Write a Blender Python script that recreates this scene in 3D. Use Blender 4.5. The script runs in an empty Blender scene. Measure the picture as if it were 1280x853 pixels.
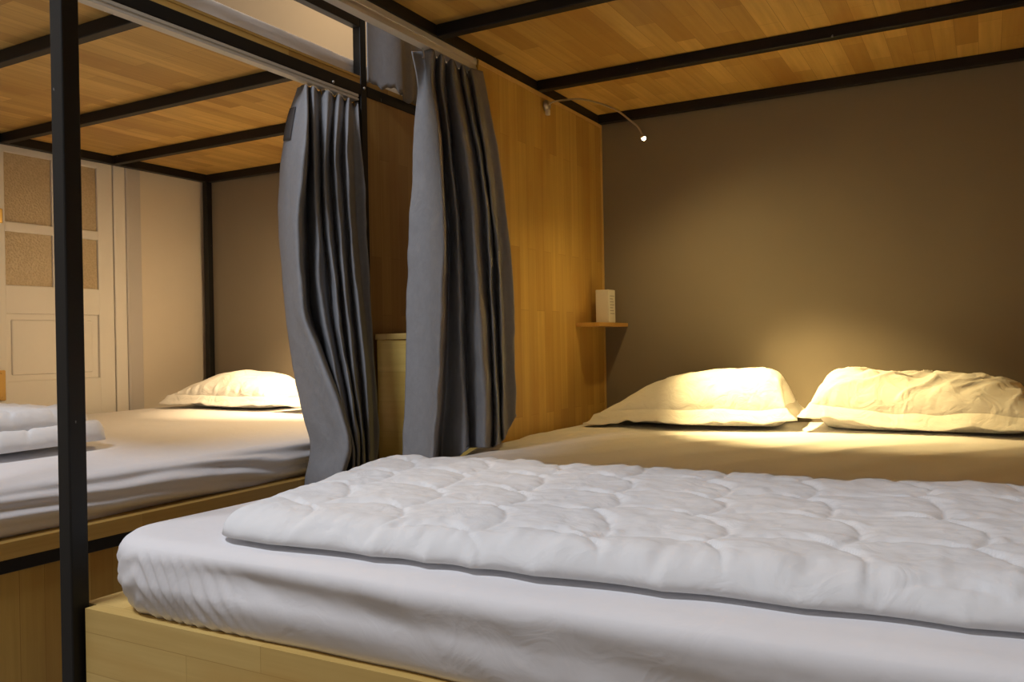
import bpy, bmesh, math, random
import numpy as np
from mathutils import Vector, Matrix, noise as mnoise

# ------------------------------------------------------------------ camera, world, lights, exposure
SC = bpy.context.scene
COL = SC.collection
SC.view_settings.view_transform = 'Standard'
SC.view_settings.look = 'None'
SC.view_settings.exposure = 0.0
SC.view_settings.gamma = 1.0
SC.view_settings.use_curve_mapping = False

cd = bpy.data.cameras.new('camera')
cam = bpy.data.objects.new('camera', cd); COL.objects.link(cam)
cd.sensor_width = 36.0
cd.lens = 1060.9 * 36.0 / 1280.0
cd.clip_start = 0.02
YAW, PITCH, ROLL = 0.5091, 0.0004, -0.0189
_f = Vector((-math.sin(YAW) * math.cos(PITCH), math.cos(YAW) * math.cos(PITCH), math.sin(PITCH)))
_r = Vector((math.cos(YAW), math.sin(YAW), 0)); _u = _r.cross(_f)
R2 = math.cos(ROLL) * _r + math.sin(ROLL) * _u
U2 = -math.sin(ROLL) * _r + math.cos(ROLL) * _u
cam.matrix_world = Matrix(((R2.x, U2.x, -_f.x, 1.1941), (R2.y, U2.y, -_f.y, -0.7797),
                           (R2.z, U2.z, -_f.z, 0.2727), (0, 0, 0, 1)))
SC.camera = cam

w = bpy.data.worlds.new('world'); SC.world = w; w.use_nodes = True
w.node_tree.nodes['Background'].inputs[0].default_value = (0.5, 0.5, 0.55, 1)
w.node_tree.nodes['Background'].inputs[1].default_value = 0.02

def area(name, loc, aim, sx, sy, power, color):
    l = bpy.data.lights.new(name, 'AREA'); l.shape = 'RECTANGLE'; l.size = sx; l.size_y = sy
    l.energy = power; l.color = color
    o = bpy.data.objects.new(name, l); COL.objects.link(o); o.location = loc
    o.rotation_euler = (Vector(aim) - Vector(loc)).to_track_quat('-Z', 'Y').to_euler()
    return o
def spot(name, loc, aim, power, color, angle, blend, rad):
    l = bpy.data.lights.new(name, 'SPOT'); l.energy = power; l.color = color
    l.spot_size = math.radians(angle); l.spot_blend = blend; l.shadow_soft_size = rad
    o = bpy.data.objects.new(name, l); COL.objects.link(o); o.location = loc
    o.rotation_euler = (Vector(aim) - Vector(loc)).to_track_quat('-Z', 'Y').to_euler()
    return o
def point(name, loc, power, color, rad):
    l = bpy.data.lights.new(name, 'POINT'); l.energy = power; l.color = color; l.shadow_soft_size = rad
    o = bpy.data.objects.new(name, l); COL.objects.link(o); o.location = loc
    return o

COOL = (0.86, 0.91, 1.0)
WARM = (1.0, 0.72, 0.29)
PEACH = (1.0, 0.71, 0.38)
area('room_light', (-0.25, -1.15, 2.7), (-0.1, -0.4, 0.0), 0.8, 0.35, 64.0, COOL)
spot('lamp_beam_right', (0.322, 1.597, 0.855), (0.75, 1.74, 0.06), 150.0, WARM, 58, 1.0, 0.012)
spot('lamp_spill_right', (0.322, 1.597, 0.855), (0.60, 1.70, 0.06), 8.0, WARM, 165, 1.0, 0.012)
spot('lamp_beam_left', (-0.85, 1.595, 0.855), (-1.24, 1.77, 0.06), 110.0, PEACH, 62, 1.0, 0.012)
spot('lamp_spill_left', (-0.85, 1.595, 0.855), (-1.2, 1.6, 0.06), 30.0, PEACH, 165, 1.0, 0.012)
point('upper_bunk_light', (-1.1, 1.5, 1.9), 24.0, PEACH, 0.03)

# ------------------------------------------------------------------ materials
def newmat(name):
    m = bpy.data.materials.new(name); m.use_nodes = True
    nt = m.node_tree; b = nt.nodes['Principled BSDF']
    return m, nt, b
def lk(nt, a, b): nt.links.new(a, b)
def mixc(nt, fac, c1, c2, mode='MIX'):
    n = nt.nodes.new('ShaderNodeMix'); n.data_type = 'RGBA'; n.blend_type = mode
    if isinstance(fac, float): n.inputs[0].default_value = fac
    else: lk(nt, fac, n.inputs[0])
    for i, c in ((6, c1), (7, c2)):
        if isinstance(c, tuple): n.inputs[i].default_value = (*c, 1)
        else: lk(nt, c, n.inputs[i])
    return n.outputs[2]
def coords(nt, a=0, b=1, c=2):
    tc = nt.nodes.new('ShaderNodeTexCoord'); s = nt.nodes.new('ShaderNodeSeparateXYZ')
    lk(nt, tc.outputs['Object'], s.inputs[0])
    k = nt.nodes.new('ShaderNodeCombineXYZ')
    lk(nt, s.outputs[a], k.inputs[0]); lk(nt, s.outputs[b], k.inputs[1]); lk(nt, s.outputs[c], k.inputs[2])
    return k.outputs[0]
def mapping(nt, v, scale, loc=(0, 0, 0)):
    m = nt.nodes.new('ShaderNodeMapping'); lk(nt, v, m.inputs[0]); m.inputs['Scale'].default_value = scale
    m.inputs['Location'].default_value = loc
    return m.outputs[0]
def noise_tex(nt, v, scale, detail=4, rough=.55):
    n = nt.nodes.new('ShaderNodeTexNoise'); lk(nt, v, n.inputs['Vector']); n.inputs['Scale'].default_value = scale
    n.inputs['Detail'].default_value = detail; n.inputs['Roughness'].default_value = rough
    return n.outputs[0]
def ramp(nt, v, p0, p1, c0=(0, 0, 0), c1=(1, 1, 1)):
    r = nt.nodes.new('ShaderNodeValToRGB'); lk(nt, v, r.inputs[0])
    r.color_ramp.elements[0].position = p0; r.color_ramp.elements[1].position = p1
    r.color_ramp.elements[0].color = (*c0, 1); r.color_ramp.elements[1].color = (*c1, 1)
    return r.outputs[0]
def bump(nt, b, h, strength, dist):
    n = nt.nodes.new('ShaderNodeBump'); lk(nt, h, n.inputs['Height'])
    n.inputs['Strength'].default_value = strength; n.inputs['Distance'].default_value = dist
    lk(nt, n.outputs[0], b.inputs['Normal'])

def wood(name, axes, light=(.63, .41, .12), dark=(.43, .25, .058), blen=.42, row=.05, loc=(0, 0, 0), rough=.42):
    """finger-jointed rubberwood: short staves along the first axis, rows along the second"""
    m, nt, b = newmat(name)
    v = mapping(nt, coords(nt, *axes), (1, 1, 1), loc)
    br = nt.nodes.new('ShaderNodeTexBrick'); lk(nt, v, br.inputs['Vector'])
    br.offset = .37; br.squash = 1.0
    br.inputs['Color1'].default_value = (*light, 1); br.inputs['Color2'].default_value = (*dark, 1)
    br.inputs['Mortar'].default_value = (dark[0] * .8, dark[1] * .75, dark[2] * .7, 1)
    br.inputs['Scale'].default_value = 1; br.inputs['Mortar Size'].default_value = .0006
    br.inputs['Mortar Smooth'].default_value = .3; br.inputs['Bias'].default_value = -.15
    br.inputs['Brick Width'].default_value = blen; br.inputs['Row Height'].default_value = row
    g1 = noise_tex(nt, mapping(nt, v, (2.2, 55, 55)), 1.0, 5, .6)
    g2 = noise_tex(nt, mapping(nt, v, (3.5, 9, 9)), 1.0, 3, .5)
    c = mixc(nt, ramp(nt, g1, .35, .75), br.outputs['Color'], (dark[0] * .82, dark[1] * .74, dark[2] * .6))
    c2 = mixc(nt, .5, br.outputs['Color'], c)
    c3 = mixc(nt, ramp(nt, g2, .55, .8, (0, 0, 0), (.6, .6, .6)), c2, (dark[0] * .95, dark[1] * .78, dark[2] * .6))
    lk(nt, c3, b.inputs['Base Color'])
    b.inputs['Roughness'].default_value = rough
    bump(nt, b, g1, .08, .002)
    return m

def fabric(name, col, rough=.9, weave=900, bstr=.15, mottling=.06, sheen=.0, crumple=0.0):
    m, nt, b = newmat(name)
    v = coords(nt)
    n = noise_tex(nt, v, 60, 4, .6)
    lk(nt, mixc(nt, n, tuple(c * (1 - mottling) for c in col), tuple(min(1, c * (1 + mottling)) for c in col)), b.inputs['Base Color'])
    b.inputs['Roughness'].default_value = rough
    b.inputs['Specular IOR Level'].default_value = .2
    b.inputs['Sheen Weight'].default_value = sheen
    bump(nt, b, noise_tex(nt, v, weave, 2, .6), bstr, .001)
    if crumple:
        fine = b.inputs['Normal'].links[0].from_node
        n1 = nt.nodes.new('ShaderNodeTexNoise'); lk(nt, v, n1.inputs['Vector']); n1.inputs['Scale'].default_value = 16
        n1.inputs['Detail'].default_value = 3; n1.inputs['Distortion'].default_value = 1.6
        n2 = nt.nodes.new('ShaderNodeBump'); lk(nt, n1.outputs[0], n2.inputs['Height'])
        n2.inputs['Strength'].default_value = crumple; n2.inputs['Distance'].default_value = .012
        lk(nt, n2.outputs[0], fine.inputs['Normal'])
    return m

def paint(name, col, rough=.7, scale=180, bstr=.08, mott=.03):
    m, nt, b = newmat(name); v = coords(nt)
    n = noise_tex(nt, v, 7, 5, .6)
    lk(nt, mixc(nt, n, tuple(c * (1 - mott) for c in col), tuple(min(1, c * (1 + mott)) for c in col)), b.inputs['Base Color'])
    b.inputs['Roughness'].default_value = rough
    bump(nt, b, noise_tex(nt, v, scale, 3, .6), bstr, .001)
    return m

def black_steel():
    m, nt, b = newmat('black_steel'); v = coords(nt)
    n = noise_tex(nt, mapping(nt, v, (1, 1, .55), (3.1, 1.7, .4)), 55, 2, .5)
    chips = ramp(nt, n, .765, .775)
    lk(nt, mixc(nt, chips, (.008, .0075, .007), (.17, .165, .165)), b.inputs['Base Color'])
    b.inputs['Roughness'].default_value = .5
    b.inputs['Specular IOR Level'].default_value = .35
    bump(nt, b, noise_tex(nt, v, 240, 3, .6), .06, .001)
    return m

def simple(name, col, rough=.5, metal=0.0, emit=None):
    m, nt, b = newmat(name); v = coords(nt)
    n = noise_tex(nt, v, 30, 3, .5)
    lk(nt, mixc(nt, n, tuple(c * .96 for c in col), tuple(min(1, c * 1.04) for c in col)), b.inputs['Base Color'])
    b.inputs['Roughness'].default_value = rough; b.inputs['Metallic'].default_value = metal
    if emit:
        b.inputs['Emission Color'].default_value = (*emit[0], 1); b.inputs['Emission Strength'].default_value = emit[1]
    return m

def frosted():
    m, nt, b = newmat('frosted_glass'); v = coords(nt)
    vo = nt.nodes.new('ShaderNodeTexVoronoi'); lk(nt, v, vo.inputs['Vector']); vo.inputs['Scale'].default_value = 130
    lk(nt, mixc(nt, vo.outputs['Distance'], (.43, .34, .21), (.55, .44, .29)), b.inputs['Base Color'])
    b.inputs['Roughness'].default_value = .3
    bump(nt, b, vo.outputs['Distance'], .5, .003)
    return m

M = dict(
    steel=black_steel(),
    deck=wood('wood_deck', (1, 0, 2), row=.055, blen=.45, light=(.68, .44, .13), dark=(.38, .205, .043)),
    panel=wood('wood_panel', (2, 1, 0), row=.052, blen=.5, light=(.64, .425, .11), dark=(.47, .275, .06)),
    panel_shaded=wood('wood_panel_aisle_shaded', (2, 1, 0), row=.05, blen=.5, light=(.40, .255, .08), dark=(.29, .165, .045)),  # same panel wood, darkened: part of the aisle shade is in the colour
    front=wood('wood_front', (0, 2, 1), row=.06, blen=.38, light=(.72, .52, .19), dark=(.56, .37, .11)),
    side=wood('wood_side', (1, 2, 0), row=.06, blen=.5),
    top=wood('wood_top', (0, 1, 2), row=.06, blen=.5, light=(.72, .52, .19), dark=(.58, .39, .12)),
    edge=wood('wood_edge', (2, 1, 0), row=.3, blen=.7, light=(.66, .45, .16), dark=(.6, .38, .12)),
    sheet=fabric('cotton_sheet', (.80, .785, .80), bstr=.06, mottling=.015, crumple=.12),
    pillow=fabric('pillow_cotton', (.82, .80, .77), bstr=.06, mottling=.015, crumple=.55),
    quilt=fabric('quilt_cotton', (.80, .80, .81), bstr=.06, mottling=.015, crumple=.25),
    curtain=fabric('grey_linen', (.29, .295, .315), weave=700, bstr=.3, mottling=.12, crumple=.15),
    strap=fabric('dark_tape', (.085, .08, .08), bstr=.2),
    wall_b=paint('taupe_wall', (.232, .195, .148)),
    wall_w=paint('cream_wall', (.68, .61, .51)),
    white=paint('white_paint', (.74, .71, .66), rough=.45, bstr=.03),
    trim=paint('grey_white_paint', (.52, .49, .47), rough=.5, bstr=.03),
    ceil=paint('ceiling_white', (.75, .74, .72)),
    floor=wood('wood_floor', (0, 1, 2), row=.12, blen=.9, light=(.27, .235, .21), dark=(.21, .185, .16)),
    rail=simple('rail_white', (.60, .56, .49), .4),
    brass=simple('brass', (.42, .27, .09), .35, .9),
    chrome=simple('chrome', (.55, .52, .47), .3, .8),
    plastic=simple('white_plastic', (.72, .69, .62), .4),
    card=simple('white_card', (.70, .66, .58), .6),
    ink=simple('grey_print', (.35, .32, .28), .7),
    bulb=simple('led_lens', (1, .9, .7), .3, 0, ((1, .80, .45), 60.0)),
    glass=frosted(),
)

# ------------------------------------------------------------------ object helpers
def off(p):
    v = Vector((0, 0, 0))
    while p is not None: v += p.location; p = p.parent
    return v
def obj(name, bm, mat, parent=None, smooth=False):
    me = bpy.data.meshes.new(name)
    o = off(parent)
    bmesh.ops.recalc_face_normals(bm, faces=bm.faces)
    for v in bm.verts: v.co -= o
    bm.to_mesh(me); bm.free()
    me.materials.append(mat)
    if smooth:
        me.polygons.foreach_set('use_smooth', [True] * len(me.polygons))
    ob = bpy.data.objects.new(name, me); COL.objects.link(ob)
    if parent is not None: ob.parent = parent
    return ob
def thing(name, label, cat, loc, group=None):
    o = bpy.data.objects.new(name, None); COL.objects.link(o); o.location = loc
    o.empty_display_size = .1
    return tag(o, label, cat, group)
def tag(o, label, cat, group=None):
    o['label'] = label; o['category'] = cat
    if group: o['group'] = group
    return o
def struct(name, bm, mat, parent=None, smooth=False):
    o = obj(name, bm, mat, parent, smooth)
    if parent is None: o['kind'] = 'structure'
    return o
def box(bm, x0, x1, y0, y1, z0, z1, bev=0.0, seg=2):
    r = bmesh.ops.create_cube(bm, size=1)
    for v in r['verts']:
        v.co = Vector(((x0 + x1) / 2 + v.co.x * (x1 - x0), (y0 + y1) / 2 + v.co.y * (y1 - y0), (z0 + z1) / 2 + v.co.z * (z1 - z0)))
    if bev:
        es = list({e for v in r['verts'] for e in v.link_edges})
        bmesh.ops.bevel(bm, geom=es, offset=bev, segments=seg, profile=.5, affect='EDGES')
    return bm
def B(*a, bev=0.0): return box(bmesh.new(), *a, bev=bev)
def tube(bm, pts, rad, n=10, caps=True):
    pts = [Vector(p) for p in pts]; rings = []
    for i, p in enumerate(pts):
        t = (pts[min(i + 1, len(pts) - 1)] - pts[max(i - 1, 0)]).normalized()
        a = t.cross(Vector((0, 1, .01)));
        if a.length < 1e-4: a = t.cross(Vector((1, 0, 0)))
        a.normalize(); b = t.cross(a)
        rr = rad[i] if isinstance(rad, (list, tuple)) else rad
        rings.append([bm.verts.new(p + rr * (math.cos(k * 2 * math.pi / n) * a + math.sin(k * 2 * math.pi / n) * b)) for k in range(n)])
    for i in range(len(rings) - 1):
        for k in range(n):
            bm.faces.new((rings[i][k], rings[i][(k + 1) % n], rings[i + 1][(k + 1) % n], rings[i + 1][k]))
    if caps: bm.faces.new(rings[0][::-1]); bm.faces.new(rings[-1])
    return bm
def ball(bm, c, r, sc=(1, 1, 1), u=16, v=10):
    q = bmesh.ops.create_uvsphere(bm, u_segments=u, v_segments=v, radius=r)
    for x in q['verts']: x.co = Vector((c[0] + x.co.x * sc[0], c[1] + x.co.y * sc[1], c[2] + x.co.z * sc[2]))
    return bm
def grid_bm(P, wrap=False, bm=None):
    """P: (n,m,3) array -> quads"""
    bm = bm or bmesh.new(); n, m = P.shape[:2]
    V = [[bm.verts.new(P[i, j].tolist()) for j in range(m)] for i in range(n)]
    for i in range(n - 1):
        for j in range(m - 1 + (1 if wrap else 0)):
            bm.faces.new((V[i][j], V[i][(j + 1) % m], V[i + 1][(j + 1) % m], V[i + 1][j]))
    return bm, V

class VN:
    """tileless smooth value noise on numpy arrays"""
    def __init__(s, seed): s.t = np.random.RandomState(seed).rand(256, 256)
    def one(s, x, y):
        xi = np.floor(x).astype(int); yi = np.floor(y).astype(int); fx = x - xi; fy = y - yi
        fx = fx * fx * (3 - 2 * fx); fy = fy * fy * (3 - 2 * fy); t = s.t
        a = t[xi % 256, yi % 256]; b = t[(xi + 1) % 256, yi % 256]; c = t[xi % 256, (yi + 1) % 256]; d = t[(xi + 1) % 256, (yi + 1) % 256]
        return ((a * (1 - fx) + b * fx) * (1 - fy) + (c * (1 - fx) + d * fx) * fy) * 2 - 1
    def __call__(s, x, y, o=3):
        v = 0; a = 1.0
        for k in range(o): v = v + a * s.one(x * 2 ** k + 17.3 * k, y * 2 ** k + 9.1 * k); a *= .5
        return v
    def ridge(s, x, y, o=2): return 1 - np.abs(s(x, y, o)) * 1.6
def sstep(a, b, x):
    t = np.clip((x - a) / (b - a), 0, 1); return t * t * (3 - 2 * t)

# ------------------------------------------------------------------ room shell
FZ = -0.45
XW = -2.06
struct('floor', B(-2.3, 3.3, -3.1, 2.3, FZ - .08, FZ), M['floor'])
struct('ceiling', B(-2.3, 3.3, -3.1, 2.3, 2.8, 2.9), M['ceil'])
struct('wall_left', B(XW - .12, XW, -3.1, 2.17, FZ, 2.8), M['wall_w'])
struct('wall_back', B(XW, 3.3, 2.05, 2.17, FZ, 2.8), M['wall_b'])
struct('wall_right', B(3.2, 3.3, -3.0, 2.05, FZ, 2.8), M['wall_w'])
struct('wall_front', B(XW, 3.3, -3.1, -3.0, FZ, 2.8), M['wall_w'])

# door in the left wall: casing, leaf, glazing, panels, brass fittings
def door():
    x0 = XW
    d = bpy.data.objects.new('door_1', None); COL.objects.link(d); d.location = (x0, 1.3, FZ); d['kind'] = 'structure'
    y0, y1, zt = 1.045, 1.553, 1.55
    bm = bmesh.new(); xa, xb = x0 - .004, x0 + .016
    box(bm, xa, xb, y0, 1.097, FZ + .005, zt, .003); box(bm, xa, xb, 1.482, y1, FZ + .005, zt, .003)
    box(bm, xa, xb - .001, 1.09, 1.49, FZ + .006, .155, .003); box(bm, xa, xb - .001, 1.09, 1.49, .415, .524, .003)
    box(bm, xa, xb - .001, 1.09, 1.49, .729, .766, .003); box(bm, xa, xb - .001, 1.09, 1.49, 1.03, 1.09, .003)
    box(bm, xa, xb - .001, 1.09, 1.49, 1.33, zt, .003)
    box(bm, xa, xb - .002, 1.285, 1.325, .50, 1.36, .003)
    obj('door_leaf', bm, M['white'], d)
    bm = bmesh.new()
    box(bm, xa, x0 + .004, 1.08, 1.50, .14, .43)
    box(bm, xa, x0 + .010, 1.118, 1.457, .178, .392, .006)
    obj('door_panel', bm, M['white'], d)
    for a, b in ((1.09, 1.29), (1.32, 1.49)):
        for p, q in ((.518, .735), (.76, 1.035), (1.085, 1.335)):
            obj('glass_pane', B(x0 - .002, x0 + .006, a, b, p, q), M['glass'], d)
    for z0_, z1_ in ((.085, .20), (.755, .81)):
        bm = box(bmesh.new(), x0 + .012, x0 + .024, 1.052, 1.085, z0_, z1_, .003)
        ball(bm, (x0 + .022, 1.069, z0_ + .012), .004); ball(bm, (x0 + .022, 1.069, z1_ - .012), .004)
        obj('latch_plate', bm, M['brass'], d)
    bm = bmesh.new()
    box(bm, x0 - .003, x0 + .020, 1.556, 1.612, FZ, zt + .06, .004)
    obj('door_jamb', bm, M['white'], d)
    bm = bmesh.new()
    box(bm, x0 - .003, x0 + .014, 1.612, 1.694, FZ, zt + .12, .004)
    box(bm, x0 - .003, x0 + .026, 1.612, 1.626, FZ, zt + .12, .005)
    obj('door_casing', bm, M['trim'], d)
door()

# ------------------------------------------------------------------ bunk beds
T = .03   # square steel tube
def tubebox(*a): return B(*a, bev=.0025)
# ---- right bunk: open on its aisle side at X=0
rb = thing('bunk_bed', 'near bunk bed with black steel frame and wooden deck, holding the spread quilt', 'bunk bed', (.75, 1.0, FZ), 'black steel bunk beds')
ZB, ZC, ZS = 1.044, 1.075, -.115
XR = 1.53
obj('post', tubebox(-.028, .001, 0, .029, FZ, 1.75), M['steel'], rb)
obj('post', tubebox(XR - .03, XR, 0, .029, FZ, 1.75), M['steel'], rb)
obj('post', tubebox(XR - .03, XR, 2.02, 2.049, FZ, 1.75), M['steel'], rb)
obj('post', tubebox(-.052, -.022, 1.31, 1.34, FZ, 1.75), M['steel'], rb)
obj('side_rail', tubebox(-.03, 0, .029, 2.049, ZB, ZC), M['steel'], rb)
obj('side_rail', tubebox(XR - .03, XR, .029, 2.02, ZB, ZC), M['steel'], rb)
for y in (.03, .531, 1.03, 1.578, 2.049):
    obj('cross_beam', tubebox(0, XR - .03, y - T, y, ZB, ZC), M['steel'], rb)
obj('deck_board', B(-.03, XR, .0, 2.049, ZC, ZC + .018), M['deck'], rb)
obj('base_front', B(.01, XR - .03, .015, .035, FZ, ZS), M['front'], rb)
obj('base_top', B(-.02, XR - .03, .0355, 2.045, ZS - .02, ZS - .0005), M['top'], rb)
obj('base_side', B(-.02, 0, .0355, 2.045, FZ, ZS - .021), M['side'], rb)
obj('base_side', B(XR - .05, XR - .03, .0355, 2.045, FZ, ZS - .021), M['side'], rb)
p = obj('side_panel', B(-.02, 0, 1.2, 2.045, ZS, ZB), M['panel'], rb)
obj('edge_strip', B(-.0205, .0025, 2.033, 2.0475, .0, ZB - .001, bev=.001), M['edge'], p)
obj('edge_strip', B(-.0205, .0025, 1.2, 2.032, ZB - .014, ZB - .001, bev=.001), M['edge'], p)
obj('side_panel', B(-.02, 0, 1.2, 2.045, ZC + .0185, 1.75), M['panel'], rb)  # unseen upper panel, added to block bounce light into the aisle
obj('side_panel', B(XR - .02, XR, .05, 2.015, ZS, ZB), M['panel'], rb)
def rail_bm(x0, x1, y0, y1, z0, z1):
    bm = bmesh.new(); h = z1 - z0
    box(bm, x0, x1, y0, y1, z0 + h * .55, z1, .001)
    box(bm, x0 + .003, x1 - .003, y0 + .001, y1 - .001, z0 + h * .28, z0 + h * .6)
    box(bm, x0, x1, y0, y1, z0, z0 + h * .32, .001)
    return bm
obj('curtain_rail', rail_bm(-.031, -.004, .05, 1.206, ZB - .034, ZB - .0003), M['rail'], rb)
obj('bolt', ball(bmesh.new(), (-.006, 1.19, ZB - .004), .006), M['chrome'], rb, True)

# ---- left bunk: open on its aisle side at X=-.495
XA, XF = -.495, -2.03
ZBL, ZCL, ZSL = 1.051, 1.086, -.105
lb = thing('bunk_bed', 'far bunk bed with black steel frame and guard rail, beside the white door', 'bunk bed', (-1.26, 1.0, FZ), 'black steel bunk beds')
obj('post', tubebox(XA - T, XA, 0, T, FZ, 1.75), M['steel'], lb)
obj('post', tubebox(XA - T, XA, 1.31, 1.34, FZ, 1.308), M['steel'], lb)
obj('post', tubebox(XF, XF + T, 2.019, 2.049, FZ, 1.75), M['steel'], lb)
obj('post', tubebox(XF, XF + T, 0, T, FZ, 1.75), M['steel'], lb)
obj('side_rail', tubebox(XA - T, XA, T, 1.31, ZBL, ZCL), M['steel'], lb)
obj('side_rail', tubebox(XA - T, XA, 1.34, 2.049, ZBL, ZCL), M['steel'], lb)
obj('side_rail', tubebox(XF, XF + T, T, 2.019, ZBL, ZCL), M['steel'], lb)
for y in (.03, .583, 1.092, 1.557, 2.049):
    obj('cross_beam', tubebox(XF + T, XA - T, y - T, y, ZBL, ZCL), M['steel'], lb)
obj('guard_rail', tubebox(XA - T, XA, T, 1.31, 1.2635, 1.3075), M['steel'], lb)
for y, z in ((1.325, 1.075), (1.18, 1.058)):
    obj('bolt', ball(bmesh.new(), (XA + .001, y, z), .0045), M['chrome'], lb, True)
obj('deck_board', B(XF, XA - .003, 0, 2.049, ZCL, ZCL + .016), M['deck'], lb)
obj('deck_edge', B(XA - .022, XA - .002, T, 1.31, ZCL + .0165, ZCL + .024), M['side'], lb)
obj('base_rim', B(XA - .06, XA, T, 2.045, ZSL - .034, ZSL - .0005), M['side'], lb)
obj('base_rail', tubebox(XA - T, XA, T, 1.31, ZSL - .061, ZSL - .0345), M['steel'], lb)
obj('base_panel', B(XA - .028, XA - .010, T, 2.045, FZ, ZSL - .0615), M['panel'], lb)
obj('base_top', B(XF + T, XA - .061, T, 2.019, ZSL - .02, ZSL - .0005), M['top'], lb)
obj('base_front', B(XF + T, XA - T, .006, .026, FZ, ZSL), M['front'], lb)
obj('side_panel', B(XA - .014, XA - .002, 1.34, 2.045, ZSL, ZBL), M['panel_shaded'], lb)
obj('curtain_rail', rail_bm(XA - .028, XA - .001, .05, 1.30, ZBL - .02, ZBL - .0003), M['rail'], lb)

# ------------------------------------------------------------------ step box at the end of the aisle
sb = thing('step_box', 'yellow rubberwood step box standing between the two curtains at the end of the aisle', 'step', (-.26, 1.7, FZ))
obj('carcass', B(-.485, -.06, 1.352, 2.04, FZ, .2845, bev=.002), wood('wood_step', (0, 2, 1), row=.0935, blen=.6, loc=(0, .02, 0), light=(.74, .55, .17), dark=(.62, .43, .11)), sb)
obj('lid', B(-.488, -.057, 1.347, 2.042, .285, .304, bev=.002), M['top'], sb)

# ------------------------------------------------------------------ mattresses under fitted sheets
def axis_pts(a, b, n, r):
    return np.unique(np.concatenate([np.linspace(a, a + r, 7), np.linspace(a + r, b - r, n), np.linspace(b - r, b, 7)]))
def mattress_mesh(x0, x1, y0, y1, z0, z1, nx, ny, nz, r, rc, disp):
    xs, ys, zs = axis_pts(x0, x1, nx, rc), axis_pts(y0, y1, ny, rc), axis_pts(z0, z1, nz, r)
    bm = bmesh.new(); reg = {}
    P, idx, faces = [], {}, []
    def vid(i, j, k):
        key = (i, j, k)
        if key not in idx: idx[key] = len(P); P.append((xs[i], ys[j], zs[k]))
        return idx[key]
    X, Y, Z = len(xs) - 1, len(ys) - 1, len(zs) - 1
    for i in range(X):
        for j in range(Y):
            faces.append((vid(i, j, Z), vid(i + 1, j, Z), vid(i + 1, j + 1, Z), vid(i, j + 1, Z)))
    for i in range(X):
        for k in range(Z):
            faces.append((vid(i, 0, k), vid(i + 1, 0, k), vid(i + 1, 0, k + 1), vid(i, 0, k + 1)))
            faces.append((vid(i, Y, k), vid(i, Y, k + 1), vid(i + 1, Y, k + 1), vid(i + 1, Y, k)))
    for j in range(Y):
        for k in range(Z):
            faces.append((vid(0, j, k), vid(0, j, k + 1), vid(0, j + 1, k + 1), vid(0, j + 1, k)))
            faces.append((vid(X, j, k), vid(X, j + 1, k), vid(X, j + 1, k + 1), vid(X, j, k + 1)))
    ring = [vid(i, 0, 0) for i in range(X + 1)] + [vid(X, j, 0) for j in range(1, Y + 1)] + [vid(i, Y, 0) for i in range(X - 1, -1, -1)] + [vid(0, j, 0) for j in range(Y - 1, 0, -1)]
    P = np.array(P)
    # plan corner rounding, then edge rounding
    q = P.copy(); q[:, 0] = np.clip(P[:, 0], x0 + rc, x1 - rc); q[:, 1] = np.clip(P[:, 1], y0 + rc, y1 - rc)
    d = P[:, :2] - q[:, :2]; a = np.abs(d); m = a.max(1); L = np.hypot(d[:, 0], d[:, 1])
    s = np.where(L > 1e-9, m / np.maximum(L, 1e-9), 1); P[:, :2] = q[:, :2] + d * s[:, None]
    # edge rounding with local inset
    rad = np.hypot(*(P[:, :2] - q[:, :2]).T)              # 0..rc from the inner core
    dz_t = np.clip(P[:, 2] - (z1 - r), 0, r); dz_b = np.clip((z0 + r * .5) - P[:, 2], 0, r * .5)
    dr = np.clip(rad - (rc - r), 0, r)
    mm = np.maximum(dr, dz_t); ll = np.hypot(dr, dz_t); f = np.where(ll > 1e-9, mm / np.maximum(ll, 1e-9), 1)
    nr = (rc - r) + dr * f; nr = np.where(dr > 0, nr, rad)
    nr = nr - np.where(dr > 0, dz_b ** 2 / (r * .5) * .5, 0)
    dirv = (P[:, :2] - q[:, :2]) / np.maximum(rad, 1e-9)[:, None]
    P[:, :2] = q[:, :2] + dirv * nr[:, None]
    P[:, 2] = np.where(dz_t > 0, z1 - r + dz_t * f, P[:, 2])
    nrm = np.zeros_like(P); nrm[:, :2] = dirv * (dr * f)[:, None]; nrm[:, 2] = np.where(dz_t > 0, dz_t * f, 0)
    nl = np.linalg.norm(nrm, axis=1); nrm = nrm / np.maximum(nl, 1e-9)[:, None]
    P = P + disp(P, nrm)
    vs = [bm.verts.new(p.tolist()) for p in P]
    for fc in faces: bm.faces.new([vs[i] for i in fc])
    bm.faces.new([vs[i] for i in ring[::-1]])
    return bm
N1, N2, N3, N4 = VN(1), VN(2), VN(3), VN(4)
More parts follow.
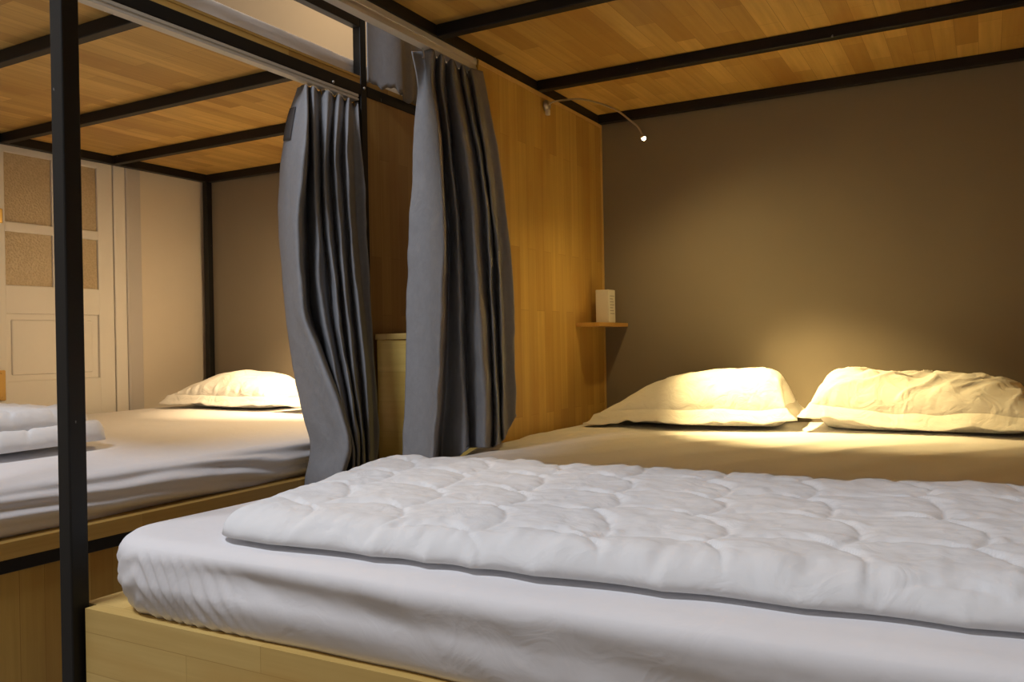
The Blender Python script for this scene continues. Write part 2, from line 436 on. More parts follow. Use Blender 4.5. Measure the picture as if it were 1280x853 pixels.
def disp_right(P, n):
    x, y, z = P.T; d = np.zeros(len(P)); D = np.zeros_like(P)
    up = n[:, 2]; fr = np.clip(-n[:, 1], 0, 1)
    # front face: soft sagging band running down to the right, tight gathers fanning from the corner
    band = -.020 - .055 * np.clip(x - .15, 0, 1.2)
    band = np.maximum(band, -.075)
    amt = sstep(.12, .4, x)
    prof = -.010 * np.exp(-((z - band - -.008) / .026) ** 2) * amt + .005 * np.exp(-((z + .006) / .016) ** 2) * amt
    bot = -.022 * sstep(-.06, -.118, z) * (1 - sstep(.0, .3, x) * .3)
    fan = np.sin((x * 1.0 + z * .62 + .006 * N1(x * 12, z * 6, 2)) * 2 * math.pi / .024)
    fan = np.sign(fan) * np.abs(fan) ** 1.0
    fade = sstep(.05, .08, x) * (1 - sstep(.15, .36, x + .6 * z)) * sstep(-.004, -.03, z)
    low = N2(x * 4, z * 8 + x * 2, 2) * .004 + N3(x * 14 + z * 20, z * 16, 2) * .0012
    d += fr * (prof + bot + fan * .0030 * fade + low * sstep(.1, .4, x))
    D += n * d[:, None]
    # top: gentle crown and drawn creases near the pillows
    crease = .0035 * N4.ridge(x * 4.5 + y * 1.5, y * 1.2 - x * .5, 2) * sstep(.62, .9, y)
    crease += .0045 * np.maximum(0, np.sin((x * .8 - y * .55) * 2 * math.pi / .16 + 2 * N1(x * 3, y * 3, 2))) * sstep(.7, .95, y) * (1 - sstep(1.5, 1.62, y))
    D[:, 2] += up * (crease + .004 * N2(x * 3, y * 3, 2))
    hem = np.exp(-((y - .985) / .075) ** 2) * (1 - sstep(.07, .13, x)) * sstep(-.07, -.02, z)    # pressed down where the curtain hem lies
    D[:, 2] -= .012 * hem; D[:, 0] += .005 * hem
    return D
mr = obj('mattress', mattress_mesh(.024, 1.495, .008, 2.04, ZS, 0.0, 230, 110, 26, .03, .11, disp_right), M['sheet'], None, True)
tag(mr, 'thick mattress in a white fitted sheet under the spread quilt, on the near bunk base', 'mattress', 'sheeted mattresses')
def disp_left(P, n):
    x, y, z = P.T; D = np.zeros_like(P); rt = np.clip(n[:, 0], 0, 1); up = n[:, 2]
    s = z + .06 * (y - .8)
    f1 = np.sin((s + .01 * N1(y * 3, z * 8, 2)) * 2 * math.pi / .036)
    d = rt * (.005 * f1 * sstep(.0, -.02, z) + .006 * N2(y * 3.5, z * 16, 3) - .014 * sstep(-.05, -.108, z))
    d = d - rt * .02 * np.exp(-((y - 1.325) / .03) ** 2)
    D += n * d[:, None]
    D[:, 2] += up * (.003 * N3(x * 3, y * 3, 2) + .012 * sstep(-.7, -1.2, x))
    return D
ml = obj('mattress', mattress_mesh(-1.998, -.521, .03, 2.015, ZSL, 0.0, 70, 170, 22, .035, .06, disp_left), M['sheet'], None, True)
tag(ml, 'white sheeted mattress on the lower bunk across the aisle, by the white door', 'mattress', 'sheeted mattresses')
def disp_up(P, n):
    x, y, z = P.T; rt = np.clip(n[:, 0], 0, 1)
    return n * (rt * (.004 * N2(y * 5, z * 20, 3)))[:, None]
mu = obj('mattress', mattress_mesh(-1.995, -.531, .035, 2.01, ZCL + .0165, 1.18, 30, 90, 10, .03, .06, disp_up), M['sheet'], None, True)
tag(mu, 'pale mattress on the upper bunk, seen as a strip below the guard rail', 'mattress', 'sheeted mattresses')

# ------------------------------------------------------------------ quilts
def clam(x, y, P, rot):
    """distance to the nearest visible arc of a clamshell quilting pattern"""
    c, s = math.cos(rot), math.sin(rot); u = c * x + s * y; v = -s * x + c * y
    R = P / 2; rows = np.floor(v / R).astype(int); best = np.full(x.shape, 9.0); done = np.zeros(x.shape, bool)
    # upper rows lie over lower rows: go from the top-most candidate row down
    for dr in (1, 0, -1):
        j = rows + dr
        shift = (j % 2) * R
        i = np.round((u - shift) / P); cx = i * P + shift; cy = j * R
        dist = np.hypot(u - cx, v - cy)
        best = np.where(~done, np.minimum(best, np.abs(dist - R)), best)
        done |= dist < R
    return best
def quilt_mesh(corner, nu, nv, thick, P=.15, rot=0.0, off_=(0, 0), edge=.05, zb=.0015, seed=5, pat=None):
    A, Bc, C, D = [np.array(c, float) for c in corner]       # near-left, near-right, far-right, far-left
    NZ = VN(seed)
    u = np.linspace(0, 1, nu); v = np.linspace(0, 1, nv)
    U, V = np.meshgrid(u, v, indexing='ij')
    # square -> rounded square
    a, b = 2 * U - 1, 2 * V - 1
    lx = np.linalg.norm(Bc - A); ly = np.linalg.norm(D - A); rc = .05
    ax, ay = np.abs(a) * lx / 2, np.abs(b) * ly / 2
    qx, qy = np.clip(ax, 0, lx / 2 - rc), np.clip(ay, 0, ly / 2 - rc)
    dx, dy = ax - qx, ay - qy; m = np.maximum(dx, dy); L = np.maximum(np.hypot(dx, dy), 1e-9); s = np.where(m > 0, m / L, 1)
    dx, dy = dx * s, dy * s
    u2 = .5 + np.sign(a) * (qx + dx) / lx; v2 = .5 + np.sign(b) * (qy + dy) / ly
    Pxy = ((1 - u2) * (1 - v2))[..., None] * A + (u2 * (1 - v2))[..., None] * Bc + (u2 * v2)[..., None] * C + ((1 - u2) * v2)[..., None] * D
    x, y = Pxy[..., 0], Pxy[..., 1]
    db = np.where(m > 0, rc - np.hypot(dx, dy), 9); db = np.minimum(db, np.minimum(lx / 2 - ax, ly / 2 - ay)); 
    inner = np.minimum(lx / 2 - (qx + dx), ly / 2 - (qy + dy)); db = np.minimum(inner, np.where((dx > 0) & (dy > 0), rc - np.hypot(dx, dy), inner))
    db = np.maximum(db, 0)
    # the stitching pulls the rim in: a gently scalloped outline
    rim = np.exp(-db / .03)
    y = y + rim * np.sign(-b) * (.007 * np.abs(np.sin(x * 27 + 2 * NZ(x * 4, y * 0 + 3, 2))) - .003) * (np.abs(b) > .5)
    e = np.clip(db / edge, 0, 1); prof = np.sqrt(np.maximum(0, 1 - (1 - e) ** 2))
    q = clam(x + off_[0] + .012 * NZ(x * 7, y * 7, 2), y + off_[1] + .012 * NZ(x * 7 + 40, y * 7, 2), P, rot)
    puff = .006 * (1 - np.exp(-q / .007)) - .006
    fine = .0022 * NZ(x * 26, y * 26, 3) + .0035 * NZ(x * 6 + 9, y * 6, 2)
    puck = .006 * NZ.one(x * 60, y * 9) * np.exp(-db / .05) + .002 * NZ.one(x * 70 + 5, y * 70) * np.exp(-q / .02)
    zt = zb + prof * (thick + puff + fine + puck)
    zt = np.maximum(zt, zb + .0005)
    top = np.stack([x, y, zt], -1)
    bm, Vt = grid_bm(top)
    ring = [(i, 0) for i in range(nu)] + [(nu - 1, j) for j in range(1, nv)] + [(i, nv - 1) for i in range(nu - 2, -1, -1)] + [(0, j) for j in range(nv - 2, 0, -1)]
    bm.faces.new([Vt[i][j] for i, j in ring][::-1])
    return bm
qr = obj('quilt', quilt_mesh(((.235, .050), (1.49, .100), (1.49, .735), (.075, .665)), 420, 210, .040, P=.20, rot=math.radians(150), edge=.055, zb=.0062), M['quilt'], None, True)
tag(qr, 'white scallop stitched quilt spread over the foot of the near bed', 'quilt', 'white quilts')
# folded quilt on the far bed: two plump layers
fq = thing('quilt', 'white quilt folded in two on the bed across the aisle, behind the front post', 'quilt', (-1.2, .5, .02), 'white quilts')
obj('layer', quilt_mesh(((-1.62, .30), (-.86, .36), (-.90, .72), (-1.62, .72)), 160, 80, .048, P=.16, rot=2.4, edge=.03, zb=.026, seed=7), M['quilt'], fq, True)
obj('layer', quilt_mesh(((-1.62, .31), (-.89, .37), (-.95, .70), (-1.62, .70)), 160, 80, .052, P=.16, rot=2.2, edge=.034, zb=.068, seed=8), M['quilt'], fq, True)

# ------------------------------------------------------------------ pillows with flanged cases
def pillow(label, cx, cy, wx, wy, top, ang, peak, z0, seed, wr=1.0, lean=0.0, droop=(0, 0), ends=((2.4, .62), (2.4, .62)), ruffle=1.0):
    NZ = VN(seed); n, m = 120, 80
    U, V = np.meshgrid(np.linspace(-1, 1, n), np.linspace(-1, 1, m), indexing='ij')
    c, s = math.cos(ang), math.sin(ang)
    hx, hy = wx / 2, wy / 2; fl = .030
    def place(lx, ly, lz): return np.stack([cx + c * lx - s * ly, cy + s * lx + c * ly, z0 + lz], -1)
    def shape(U, V):
        pin = 1 - .05 * (1 - np.abs(U) ** 2) * np.abs(V) ** 3
        pin2 = 1 - .04 * (1 - np.abs(V) ** 2) * np.abs(U) ** 3
        return U * hx * pin2, V * hy * pin
    lx, ly = shape(U, V)
    Us = U - peak * (1 - U * U)
    wl = sstep(-.3, .3, U)
    eL = np.maximum(0, 1 - np.abs(Us) ** ends[0][0]) ** ends[0][1]; eR = np.maximum(0, 1 - np.abs(Us) ** ends[1][0]) ** ends[1][1]
    env = (eL * (1 - wl) + eR * wl) * np.maximum(0, 1 - np.abs(V) ** 2.2) ** .55
    seam = .045 + lean * (V * .5 + .5) + .006 * NZ(U * 2.5, V * 2.5, 2) + droop[0] * np.clip(-U, 0, 1) ** 2 + droop[1] * np.clip(U, 0, 1) ** 2
    creases = NZ.ridge(lx * 15 - ly * 17, lx * 5 + ly * 6, 2) ** 2 * .007 * wr
    rim = np.exp(-(1 - np.maximum(np.abs(U), np.abs(V))) / .12)
    pucker = .006 * ruffle * NZ.one(lx * 60, ly * 14) * rim
    big = .008 * NZ(U * 1.6, V * 1.6, 2)
    zt = seam + env * ((top - .045) + creases - .006 + big) + pucker * np.minimum(1, env * 4)
    zbm = seam - np.minimum(env * .09, seam - .0)
    bm, A = grid_bm(place(lx, ly, zt))
    bm, Bt = grid_bm(place(lx, ly, np.maximum(zbm, .0))[:, ::-1], bm=bm)
    bmesh.ops.remove_doubles(bm, verts=bm.verts, dist=1e-5)
    p = obj('pillow', bm, M['pillow'], None, True)
    tag(p, label, 'pillow', 'white flanged pillows')
    # flange: ribbon ring around the seam
    k = 260; t = np.linspace(0, 2 * math.pi, k, endpoint=False)
    ct, st = np.cos(t), np.sin(t); sc = 1 / np.maximum(np.abs(ct), np.abs(st)); U1, V1 = ct * sc, st * sc
    rows = []
    for r, thk in ((-.006, .004), (.0, .004), (fl * .35, .003), (fl * .7, .0025), (fl, .002), (fl + .0005, 0), (fl, -.002), (fl * .7, -.0025), (fl * .35, -.003), (0, -.004), (-.006, -.004)):
        gx, gy = shape(U1, V1)
        sm = .045 + lean * (V1 * .5 + .5) + .006 * NZ(U1 * 2.5, V1 * 2.5, 2) + droop[0] * np.clip(-U1, 0, 1) ** 2 + droop[1] * np.clip(U1, 0, 1) ** 2
        nx = np.sign(U1) * (np.abs(U1) > .93) * np.clip((np.abs(U1) - .93) / .07, 0, 1); ny = np.sign(V1) * np.clip((np.abs(V1) - .93) / .07, 0, 1)
        wob = (.005 * NZ.one(gx * 34 + 3, gy * 34) + .006 * NZ.one(gx * 12, gy * 12)) * max(r, 0) / fl - .030 * (max(r, 0) / fl) ** .7
        rows.append(place(gx + nx * r, gy + ny * r, np.maximum(sm + thk + wob, .001 + thk)))
    bm, _ = grid_bm(np.array(rows), wrap=True)
    obj('flange', bm, M['pillow'], p, True)
    return p
pillow('left one of the two white pillows on the near bed, beside the wooden panel', .385, 1.86, .585, .30, .172, 0.09, .26, .008, 11, wr=.7, droop=(-.02, .008), ends=((1.9, .8), (6, .45)))
pillow('creased right one of the two white pillows on the near bed', 1.045, 1.87, .58,   .30, .150, 0.0, .04, .010, 12, wr=2.4, droop=(.02, .0), ends=((7, .43), (3, .6)))
pillow('white ruffled pillow on the far bed, fully in view beside the cream wall', -1.59, 1.84, .58, .32, .145, 0.02, .20, .022, 13, wr=.6, ruffle=2.2)
pillow('white pillow on the far bed, mostly hidden behind the grey curtain', -.93, 1.84, .58, .32, .135, 0.0, -.1, .022, 14, wr=.8)

# ------------------------------------------------------------------ curtains
RIGHT_CURTAIN = [[(-0.03, 0.934, 0.993), (-0.031, 0.958, 0.915), (-0.064, 0.994, 0.842), (-0.078, 1.0, 0.757), (-0.085, 1.0, 0.669), (-0.092, 1.0, 0.582), (-0.097, 1.0, 0.494), (-0.102, 1.0, 0.405), (-0.106, 1.0, 0.317), (-0.111, 1.0, 0.228), (-0.117, 1.0, 0.139), (-0.123, 1.0, 0.05), (-0.129, 1.0, -0.039)],
    [(-0.03, 0.98, 1.006), (-0.016, 0.97, 0.923), (-0.002, 0.954, 0.831), (0.004, 0.95, 0.745), (0.005, 0.95, 0.66), (0.007, 0.95, 0.575), (0.006, 0.95, 0.49), (-0.0, 0.95, 0.405), (-0.006, 0.95, 0.321), (-0.012, 0.95, 0.235), (-0.018, 0.95, 0.15), (-0.027, 0.95, 0.065), (-0.037, 0.95, -0.021)],
    [(0.0, 0.982, 1.006), (0.01, 0.958, 0.92), (0.049, 0.92, 0.821), (0.063, 0.91, 0.735), (0.066, 0.91, 0.652), (0.068, 0.91, 0.57), (0.067, 0.91, 0.488), (0.062, 0.91, 0.407), (0.057, 0.91, 0.325), (0.052, 0.91, 0.243), (0.047, 0.91, 0.161), (0.038, 0.91, 0.078), (0.026, 0.91, -0.005)],
    [(-0.03, 1.041, 1.006), (-0.032, 1.037, 0.944), (-0.019, 1.031, 0.854), (-0.008, 1.03, 0.765), (-0.002, 1.03, 0.677), (0.001, 1.03, 0.59), (0.002, 1.03, 0.504), (-0.001, 1.03, 0.417), (-0.004, 1.03, 0.331), (-0.009, 1.03, 0.244), (-0.014, 1.03, 0.157), (-0.022, 1.03, 0.07), (-0.029, 1.03, -0.017)],
    [(-0.0, 1.022, 1.006), (0.005, 1.011, 0.932), (0.026, 0.994, 0.84), (0.04, 0.99, 0.753), (0.051, 0.99, 0.668), (0.058, 0.99, 0.584), (0.06, 0.99, 0.5), (0.06, 0.99, 0.417), (0.06, 0.99, 0.334), (0.063, 0.99, 0.25), (0.066, 0.99, 0.167), (0.068, 0.99, 0.084), (0.069, 0.99, 0.009)],
    [(-0.03, 1.086, 1.006), (-0.024, 1.077, 0.951), (-0.005, 1.063, 0.858), (0.006, 1.06, 0.77), (0.016, 1.06, 0.683), (0.025, 1.06, 0.596), (0.03, 1.06, 0.51), (0.032, 1.06, 0.425), (0.035, 1.06, 0.34), (0.035, 1.06, 0.254), (0.035, 1.06, 0.169), (0.037, 1.06, 0.084), (0.039, 1.06, 0.009)],
    [(0.0, 1.071, 1.006), (0.02, 1.047, 0.933), (0.059, 1.009, 0.835), (0.08, 1.0, 0.749), (0.09, 1.0, 0.667), (0.098, 1.0, 0.585), (0.103, 1.0, 0.504), (0.107, 1.0, 0.423), (0.111, 1.0, 0.343), (0.115, 1.0, 0.262), (0.119, 1.0, 0.182), (0.121, 1.0, 0.102), (0.119, 1.0, 0.021)],
    [(-0.03, 1.147, 1.006), (-0.006, 1.124, 0.953), (0.035, 1.088, 0.853), (0.059, 1.08, 0.764), (0.071, 1.08, 0.679), (0.079, 1.08, 0.594), (0.083, 1.08, 0.511), (0.087, 1.08, 0.427), (0.091, 1.08, 0.344), (0.094, 1.08, 0.26), (0.097, 1.08, 0.177), (0.099, 1.08, 0.094), (0.097, 1.08, 0.011)],
    [(-0.0, 1.12, 1.006), (0.027, 1.092, 0.936), (0.072, 1.049, 0.836), (0.095, 1.04, 0.75), (0.105, 1.04, 0.668), (0.113, 1.04, 0.587), (0.118, 1.04, 0.506), (0.121, 1.04, 0.425), (0.124, 1.04, 0.344), (0.127, 1.04, 0.264), (0.13, 1.04, 0.184), (0.132, 1.04, 0.103), (0.132, 1.04, 0.023)],
    [(-0.03, 1.189, 1.006), (-0.001, 1.162, 0.957), (0.043, 1.119, 0.855), (0.065, 1.11, 0.767), (0.075, 1.11, 0.683), (0.084, 1.11, 0.599), (0.091, 1.11, 0.516), (0.094, 1.11, 0.433), (0.097, 1.11, 0.35), (0.099, 1.11, 0.268), (0.1, 1.11, 0.185), (0.101, 1.11, 0.103), (0.1, 1.11, 0.02)],
    [(-0.0, 1.162, 1.006), (0.031, 1.13, 0.943), (0.076, 1.08, 0.842), (0.096, 1.07, 0.757), (0.107, 1.07, 0.675), (0.118, 1.07, 0.594), (0.126, 1.07, 0.514), (0.129, 1.07, 0.434), (0.132, 1.07, 0.354), (0.133, 1.07, 0.275), (0.133, 1.07, 0.195), (0.133, 1.07, 0.115), (0.133, 1.07, 0.036)],
    [(0.006, 1.17, 1.006), (0.026, 1.16, 0.948), (0.049, 1.143, 0.858), (0.065, 1.14, 0.773), (0.076, 1.14, 0.69), (0.085, 1.14, 0.608), (0.093, 1.14, 0.525), (0.096, 1.14, 0.444), (0.099, 1.14, 0.363), (0.1, 1.14, 0.281), (0.1, 1.14, 0.2), (0.1, 1.14, 0.119), (0.1, 1.14, 0.038)],
    [(0.014, 1.198, 1.006), (0.032, 1.185, 0.95), (0.059, 1.165, 0.862), (0.076, 1.16, 0.781), (0.088, 1.16, 0.702), (0.1, 1.16, 0.623), (0.109, 1.16, 0.545), (0.113, 1.16, 0.468), (0.117, 1.16, 0.39), (0.12, 1.16, 0.313), (0.12, 1.16, 0.236), (0.12, 1.16, 0.159), (0.119, 1.16, 0.082)],
    [(0.006, 1.192, 1.006), (0.013, 1.191, 0.952), (0.027, 1.19, 0.868), (0.04, 1.19, 0.784), (0.051, 1.19, 0.702), (0.062, 1.19, 0.62), (0.071, 1.19, 0.538), (0.075, 1.19, 0.457), (0.079, 1.19, 0.376), (0.081, 1.19, 0.295), (0.081, 1.19, 0.214), (0.081, 1.19, 0.134), (0.08, 1.19, 0.053)]]
LEFT_CURTAIN = [[(-0.52, 1.056, 1.013), (-0.536, 1.029, 0.915), (-0.55, 1.02, 0.822), (-0.562, 1.02, 0.729), (-0.569, 1.02, 0.636), (-0.566, 1.02, 0.542), (-0.554, 1.02, 0.448), (-0.543, 1.02, 0.354), (-0.529, 1.02, 0.261), (-0.511, 1.02, 0.168), (-0.489, 1.02, 0.076), (-0.46, 1.02, -0.015), (-0.487, 1.02, -0.108)],
    [(-0.52, 1.076, 1.025), (-0.474, 1.006, 0.907), (-0.467, 0.98, 0.809), (-0.478, 0.98, 0.719), (-0.487, 0.98, 0.628), (-0.49, 0.98, 0.537), (-0.482, 0.98, 0.445), (-0.475, 0.98, 0.353), (-0.448, 0.98, 0.261), (-0.412, 0.98, 0.171), (-0.379, 0.98, 0.081), (-0.361, 0.98, -0.007), (-0.384, 0.98, -0.098)],
    [(-0.495, 1.065, 1.02), (-0.419, 0.983, 0.896), (-0.401, 0.95, 0.797), (-0.414, 0.95, 0.709), (-0.427, 0.95, 0.621), (-0.429, 0.95, 0.532), (-0.422, 0.95, 0.441), (-0.412, 0.95, 0.352), (-0.369, 0.95, 0.262), (-0.326, 0.95, 0.173), (-0.29, 0.95, 0.087), (-0.27, 0.95, 0.001), (-0.296, 0.95, -0.088)],
    [(-0.525, 1.108, 1.027), (-0.509, 1.087, 0.928), (-0.505, 1.08, 0.831), (-0.512, 1.08, 0.737), (-0.517, 1.08, 0.643), (-0.515, 1.08, 0.548), (-0.51, 1.08, 0.452), (-0.505, 1.08, 0.357), (-0.466, 1.08, 0.262), (-0.421, 1.08, 0.168), (-0.386, 1.08, 0.076), (-0.367, 1.08, -0.016), (-0.393, 1.08, -0.109)],
    [(-0.495, 1.095, 1.023), (-0.448, 1.04, 0.909), (-0.432, 1.02, 0.811), (-0.43, 1.02, 0.72), (-0.427, 1.02, 0.629), (-0.423, 1.02, 0.537), (-0.422, 1.02, 0.446), (-0.407, 1.02, 0.355), (-0.384, 1.02, 0.264), (-0.361, 1.02, 0.173), (-0.337, 1.02, 0.084), (-0.31, 1.02, -0.004), (-0.311, 1.02, -0.093)],
    [(-0.525, 1.149, 1.027), (-0.491, 1.113, 0.93), (-0.478, 1.1, 0.831), (-0.475, 1.1, 0.736), (-0.473, 1.1, 0.642), (-0.468, 1.1, 0.548), (-0.458, 1.1, 0.453), (-0.448, 1.1, 0.359), (-0.429, 1.1, 0.265), (-0.409, 1.1, 0.172), (-0.389, 1.1, 0.08), (-0.372, 1.1, -0.012), (-0.372, 1.1, -0.104)],
    [(-0.495, 1.157, 1.027), (-0.439, 1.084, 0.914), (-0.425, 1.06, 0.815), (-0.423, 1.06, 0.724), (-0.418, 1.06, 0.632), (-0.412, 1.06, 0.54), (-0.401, 1.06, 0.448), (-0.39, 1.06, 0.357), (-0.375, 1.06, 0.266), (-0.358, 1.06, 0.175), (-0.342, 1.06, 0.086), (-0.327, 1.06, -0.004), (-0.327, 1.06, -0.093)],
    [(-0.525, 1.22, 1.027), (-0.481, 1.158, 0.932), (-0.474, 1.14, 0.833), (-0.472, 1.14, 0.738), (-0.467, 1.14, 0.643), (-0.461, 1.14, 0.548), (-0.452, 1.14, 0.454), (-0.443, 1.14, 0.359), (-0.43, 1.14, 0.265), (-0.415, 1.14, 0.172), (-0.4, 1.14, 0.079), (-0.385, 1.14, -0.014), (-0.385, 1.14, -0.106)],
    [(-0.495, 1.207, 1.027), (-0.434, 1.124, 0.918), (-0.422, 1.1, 0.82), (-0.419, 1.1, 0.728), (-0.413, 1.1, 0.635), (-0.406, 1.1, 0.543), (-0.397, 1.1, 0.451), (-0.389, 1.1, 0.36), (-0.377, 1.1, 0.268), (-0.364, 1.1, 0.177), (-0.352, 1.1, 0.087), (-0.34, 1.1, -0.003), (-0.34, 1.1, -0.093)],
    [(-0.525, 1.268, 1.027), (-0.474, 1.198, 0.936), (-0.467, 1.18, 0.836), (-0.463, 1.18, 0.741), (-0.456, 1.18, 0.646), (-0.45, 1.18, 0.551), (-0.444, 1.18, 0.457), (-0.438, 1.18, 0.362), (-0.427, 1.18, 0.268), (-0.415, 1.18, 0.174), (-0.404, 1.18, 0.081), (-0.396, 1.18, -0.013), (-0.397, 1.18, -0.106)],
    [(-0.495, 1.251, 1.027), (-0.434, 1.171, 0.925), (-0.423, 1.15, 0.826), (-0.419, 1.15, 0.733), (-0.413, 1.15, 0.64), (-0.406, 1.15, 0.547), (-0.396, 1.15, 0.454), (-0.387, 1.15, 0.361), (-0.377, 1.15, 0.269), (-0.368, 1.15, 0.177), (-0.36, 1.15, 0.086), (-0.357, 1.15, -0.006), (-0.358, 1.15, -0.097)],
    [(-0.525, 1.303, 1.027), (-0.476, 1.243, 0.942), (-0.467, 1.23, 0.842), (-0.463, 1.23, 0.746), (-0.46, 1.23, 0.651), (-0.454, 1.23, 0.555), (-0.444, 1.23, 0.459), (-0.434, 1.23, 0.364), (-0.425, 1.23, 0.269), (-0.417, 1.23, 0.174), (-0.41, 1.23, 0.08), (-0.408, 1.23, -0.015), (-0.41, 1.23, -0.109)],
    [(-0.5, 1.3, 1.027), (-0.463, 1.258, 0.939), (-0.45, 1.25, 0.841), (-0.442, 1.25, 0.745), (-0.44, 1.25, 0.65), (-0.437, 1.25, 0.555), (-0.431, 1.25, 0.46), (-0.425, 1.25, 0.365), (-0.42, 1.25, 0.27), (-0.415, 1.25, 0.176), (-0.408, 1.25, 0.081), (-0.4, 1.25, -0.013), (-0.416, 1.25, -0.108)],
    [(-0.525, 1.301, 1.027), (-0.513, 1.291, 0.949), (-0.507, 1.29, 0.851), (-0.5, 1.29, 0.753), (-0.497, 1.29, 0.656), (-0.494, 1.29, 0.559), (-0.488, 1.29, 0.462), (-0.482, 1.29, 0.365), (-0.477, 1.29, 0.269), (-0.472, 1.29, 0.172), (-0.465, 1.29, 0.076), (-0.461, 1.29, -0.02), (-0.473, 1.29, -0.117)]]
GOOSENECK = [(0.008, 1.595, 1.008), (0.03, 1.595, 1.016), (0.074, 1.595, 1.015), (0.116, 1.595, 1.011), (0.165, 1.595, 0.995), (0.214, 1.595, 0.972), (0.246, 1.595, 0.952), (0.277, 1.595, 0.924), (0.304, 1.595, 0.899), (0.319, 1.595, 0.869)]

def catmull(P, n):
    P = np.asarray(P, float); m = len(P); Q = np.concatenate([[2 * P[0] - P[1]], P, [2 * P[-1] - P[-2]]])
    t = np.linspace(0, m - 1, n); i = np.minimum(t.astype(int), m - 2); f = (t - i).reshape((-1,) + (1,) * (P.ndim - 1))
    a, b, c, d = Q[i], Q[i + 1], Q[i + 2], Q[i + 3]
    return .5 * (2 * b + (c - a) * f + (2 * a - 5 * b + 4 * c - d) * f ** 2 + (3 * b - a - 3 * c + d) * f ** 3)
def curtain_grid(tab, ns, nt, extra, seed):
    A = np.array(tab)                                  # (features, rows, 3)
    last = A[:, -1:].copy(); last[:, :, 2] -= np.array(extra)[:, None]
    A = np.concatenate([A, last], 1)
    G = catmull(A, ns); G = np.swapaxes(catmull(np.swapaxes(G, 0, 1), nt), 0, 1)
    NZ = VN(seed); S, Tt = np.meshgrid(np.linspace(0, 1, ns), np.linspace(0, 1, nt), indexing='ij')
    w_ = .0024 * NZ(S * 12, Tt * 7, 3) + .0012 * NZ(S * 30, Tt * 22, 2)
    w_ *= sstep(.03, .2, Tt)
    G[..., 0] += w_; G[..., 1] += .7 * w_
    return G
def cloth(G, thick):
    du = np.gradient(G, axis=0); dv = np.gradient(G, axis=1); nn = np.cross(du, dv); nn /= np.maximum(np.linalg.norm(nn, axis=2), 1e-9)[..., None]
    bm, F = grid_bm(G + nn * thick / 2); bm, K = grid_bm(G - nn * thick / 2, bm=bm)
    n, m = G.shape[:2]
    for i in range(n - 1):
        bm.faces.new((F[i][0], K[i][0], K[i + 1][0], F[i + 1][0])); bm.faces.new((F[i][m - 1], F[i + 1][m - 1], K[i + 1][m - 1], K[i][m - 1]))
    for j in range(m - 1):
        bm.faces.new((F[0][j], F[0][j + 1], K[0][j + 1], K[0][j])); bm.faces.new((F[n - 1][j], K[n - 1][j], K[n - 1][j + 1], F[n - 1][j + 1]))
    return bm, nn
def hooks(parent, pts, mat):
    for p in pts:
        x, y, z = p
        obj('hook', tube(bmesh.new(), [(x, y, z - .022), (x, y + .004, z - .026), (x, y + .007, z - .018), (x, y + .004, z - .006), (x, y, z)], .0018, 8), mat, parent, True)
GR = curtain_grid(RIGHT_CURTAIN, 210, 120, [.10, .08, .01, .06] + [0] * 10, 21)
cr = thing('curtain', 'grey curtain gathered against the wooden panel of the near bunk', 'curtain', (0, 1.1, 0), 'grey bunk curtains')
obj('drape', cloth(GR, .003)[0], M['curtain'], cr, True)
hooks(cr, [(-.016, y, ZB - .0385) for y in (.96, 1.03, 1.10, 1.17)], M['chrome'])
GL = curtain_grid(LEFT_CURTAIN, 210, 120, [.06] + [.12] * 13, 22)
cl = thing('curtain', 'grey curtain gathered at the post of the far bunk, dark tape patch near its top', 'curtain', (-.45, 1.15, 0), 'grey bunk curtains')
bmL, nL = cloth(GL, .003)
obj('drape', bmL, M['curtain'], cl, True)
a0, a1, b0, b1 = 1, 12, 6, 16
patch = GL[a0:a1, b0:b1] + nL[a0:a1, b0:b1] * .004
sidecheck = 1 if float((nL[6, 10] * np.array([1.19, -.78, .27] - GL[6, 10])).sum()) > 0 else -1
patch = GL[a0:a1, b0:b1] + nL[a0:a1, b0:b1] * .004 * sidecheck
tp = obj('tape_patch', cloth(patch, .0015)[0], M['strap'], cl, True)
tp['label'] = 'dark grey fabric tape patch'
hooks(cl, [(-.51, y, ZBL - .0245) for y in (1.08, 1.14, 1.20, 1.26, 1.29)], M['brass'])
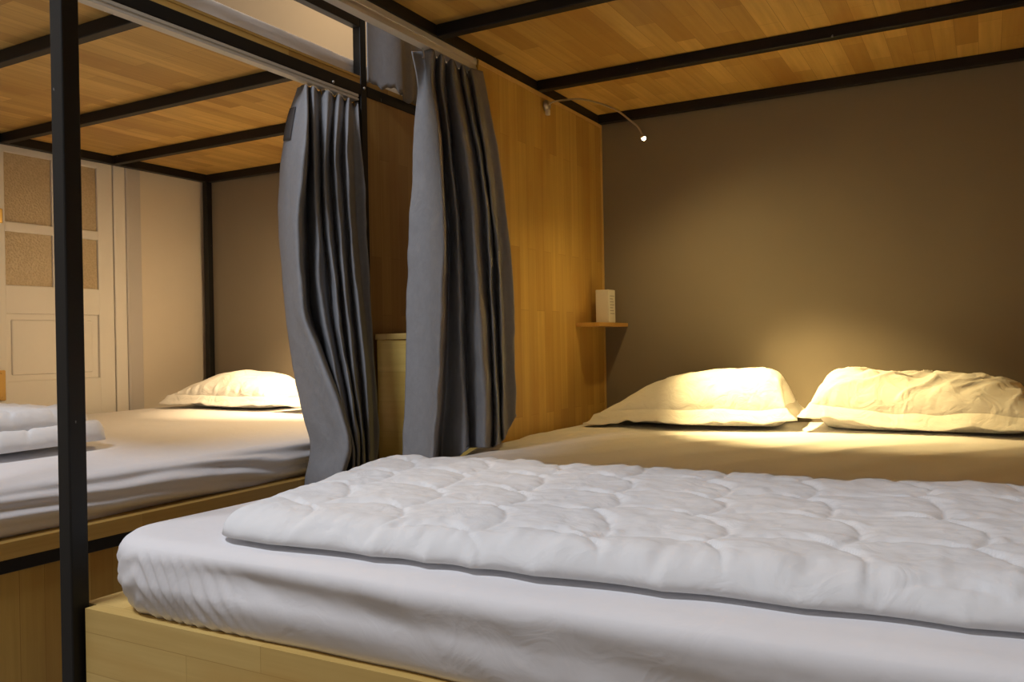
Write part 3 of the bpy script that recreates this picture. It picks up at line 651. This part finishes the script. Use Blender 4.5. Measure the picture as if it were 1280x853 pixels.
# the upper curtain beside the guard rail post
def upper_curtain():
    n, m = 90, 40
    s = np.linspace(0, 1, n); y = 1.330 + s * .31
    wave = .034 * sstep(0, .42, s) - .032 * sstep(.44, .53, s) + .007 * np.sin(np.maximum(0, s - .5) * 34)
    zb = 1.090 + .006 * np.sin(s * 26) + .003 * np.sin(s * 61) - .006 * sstep(.5, .6, s)
    tt = np.linspace(0, 1, m)
    G = np.zeros((n, m, 3)); G[..., 1] = y[:, None]; G[..., 2] = 1.72 + (zb[:, None] - 1.72) * tt
    G[..., 0] = -.484 + wave[:, None] * (.6 + .4 * tt)
    return cloth(G, .003)[0]
uc = obj('curtain', upper_curtain(), M['curtain'], None, True)
tag(uc, 'short grey upper curtain hanging just above the dark panel at the aisle end', 'curtain', 'grey bunk curtains')

# ------------------------------------------------------------------ reading lamps
def lamp(label, x0, sgn, group):
    t = thing('reading_lamp', label, 'lamp', (x0, 1.595, 1.0), group)
    P = [(x0 + sgn * p[0], p[1], p[2]) for p in GOOSENECK]
    bm = tube(bmesh.new(), [(x0, 1.595, 1.008), (x0 + sgn * .006, 1.595, 1.008), (x0 + sgn * .014, 1.595, 1.008)], [.017, .017, .012], 20)
    bs = obj('mount', bm, M['chrome'], t, True)
    obj('switch', box(bmesh.new(), min(x0 + sgn * .002, x0 + sgn * .014), max(x0 + sgn * .002, x0 + sgn * .014), 1.588, 1.602, .977, .995, .002), M['plastic'], bs)
    obj('gooseneck', tube(bmesh.new(), catmull(P, 60).tolist(), .0028, 10), M['chrome'], t, True)
    e = Vector(P[-1]); dr = Vector((sgn * .30, .12, -.85)).normalized()
    h = obj('lamp_head', tube(bmesh.new(), [e - dr * .006, e, e + dr * .004], [.004, .0075, .0085], 16), M['chrome'], t, True)
    obj('bulb', ball(bmesh.new(), e + dr * .006, .0062), M['bulb'], h, True)
    return t
lamp('lit gooseneck reading lamp mounted high on the wooden panel of the near bed', 0.004, 1, 'gooseneck reading lamps')
lamp('gooseneck reading lamp of the far bed, behind the left grey curtain', XA - .022, -1, 'gooseneck reading lamps')

# ------------------------------------------------------------------ corner shelf and the small box on it
sh = obj('wall_shelf', B(.0045, .088, 1.79, 2.049, .317, .330, bev=.0015), wood('wood_shelf', (1, 0, 2), row=.2, blen=.6, light=(.60, .36, .1), dark=(.5, .28, .07)), None)
tag(sh, 'small wooden corner shelf fixed to the panel above the near bed', 'shelf')
bxt = thing('small_box', 'small upright white box standing on the corner shelf', 'box', (.055, 1.925, .3302))
obj('carton', B(.030, .079, 1.898, 1.955, .3302, .443, bev=.002), M['card'], bxt)
bm = bmesh.new()
for k in range(7): box(bm, .0788, .0795, 1.908, 1.945 - .006 * (k % 3), .36 + k * .010, .3625 + k * .010)
obj('print_lines', bm, M['ink'], bxt)
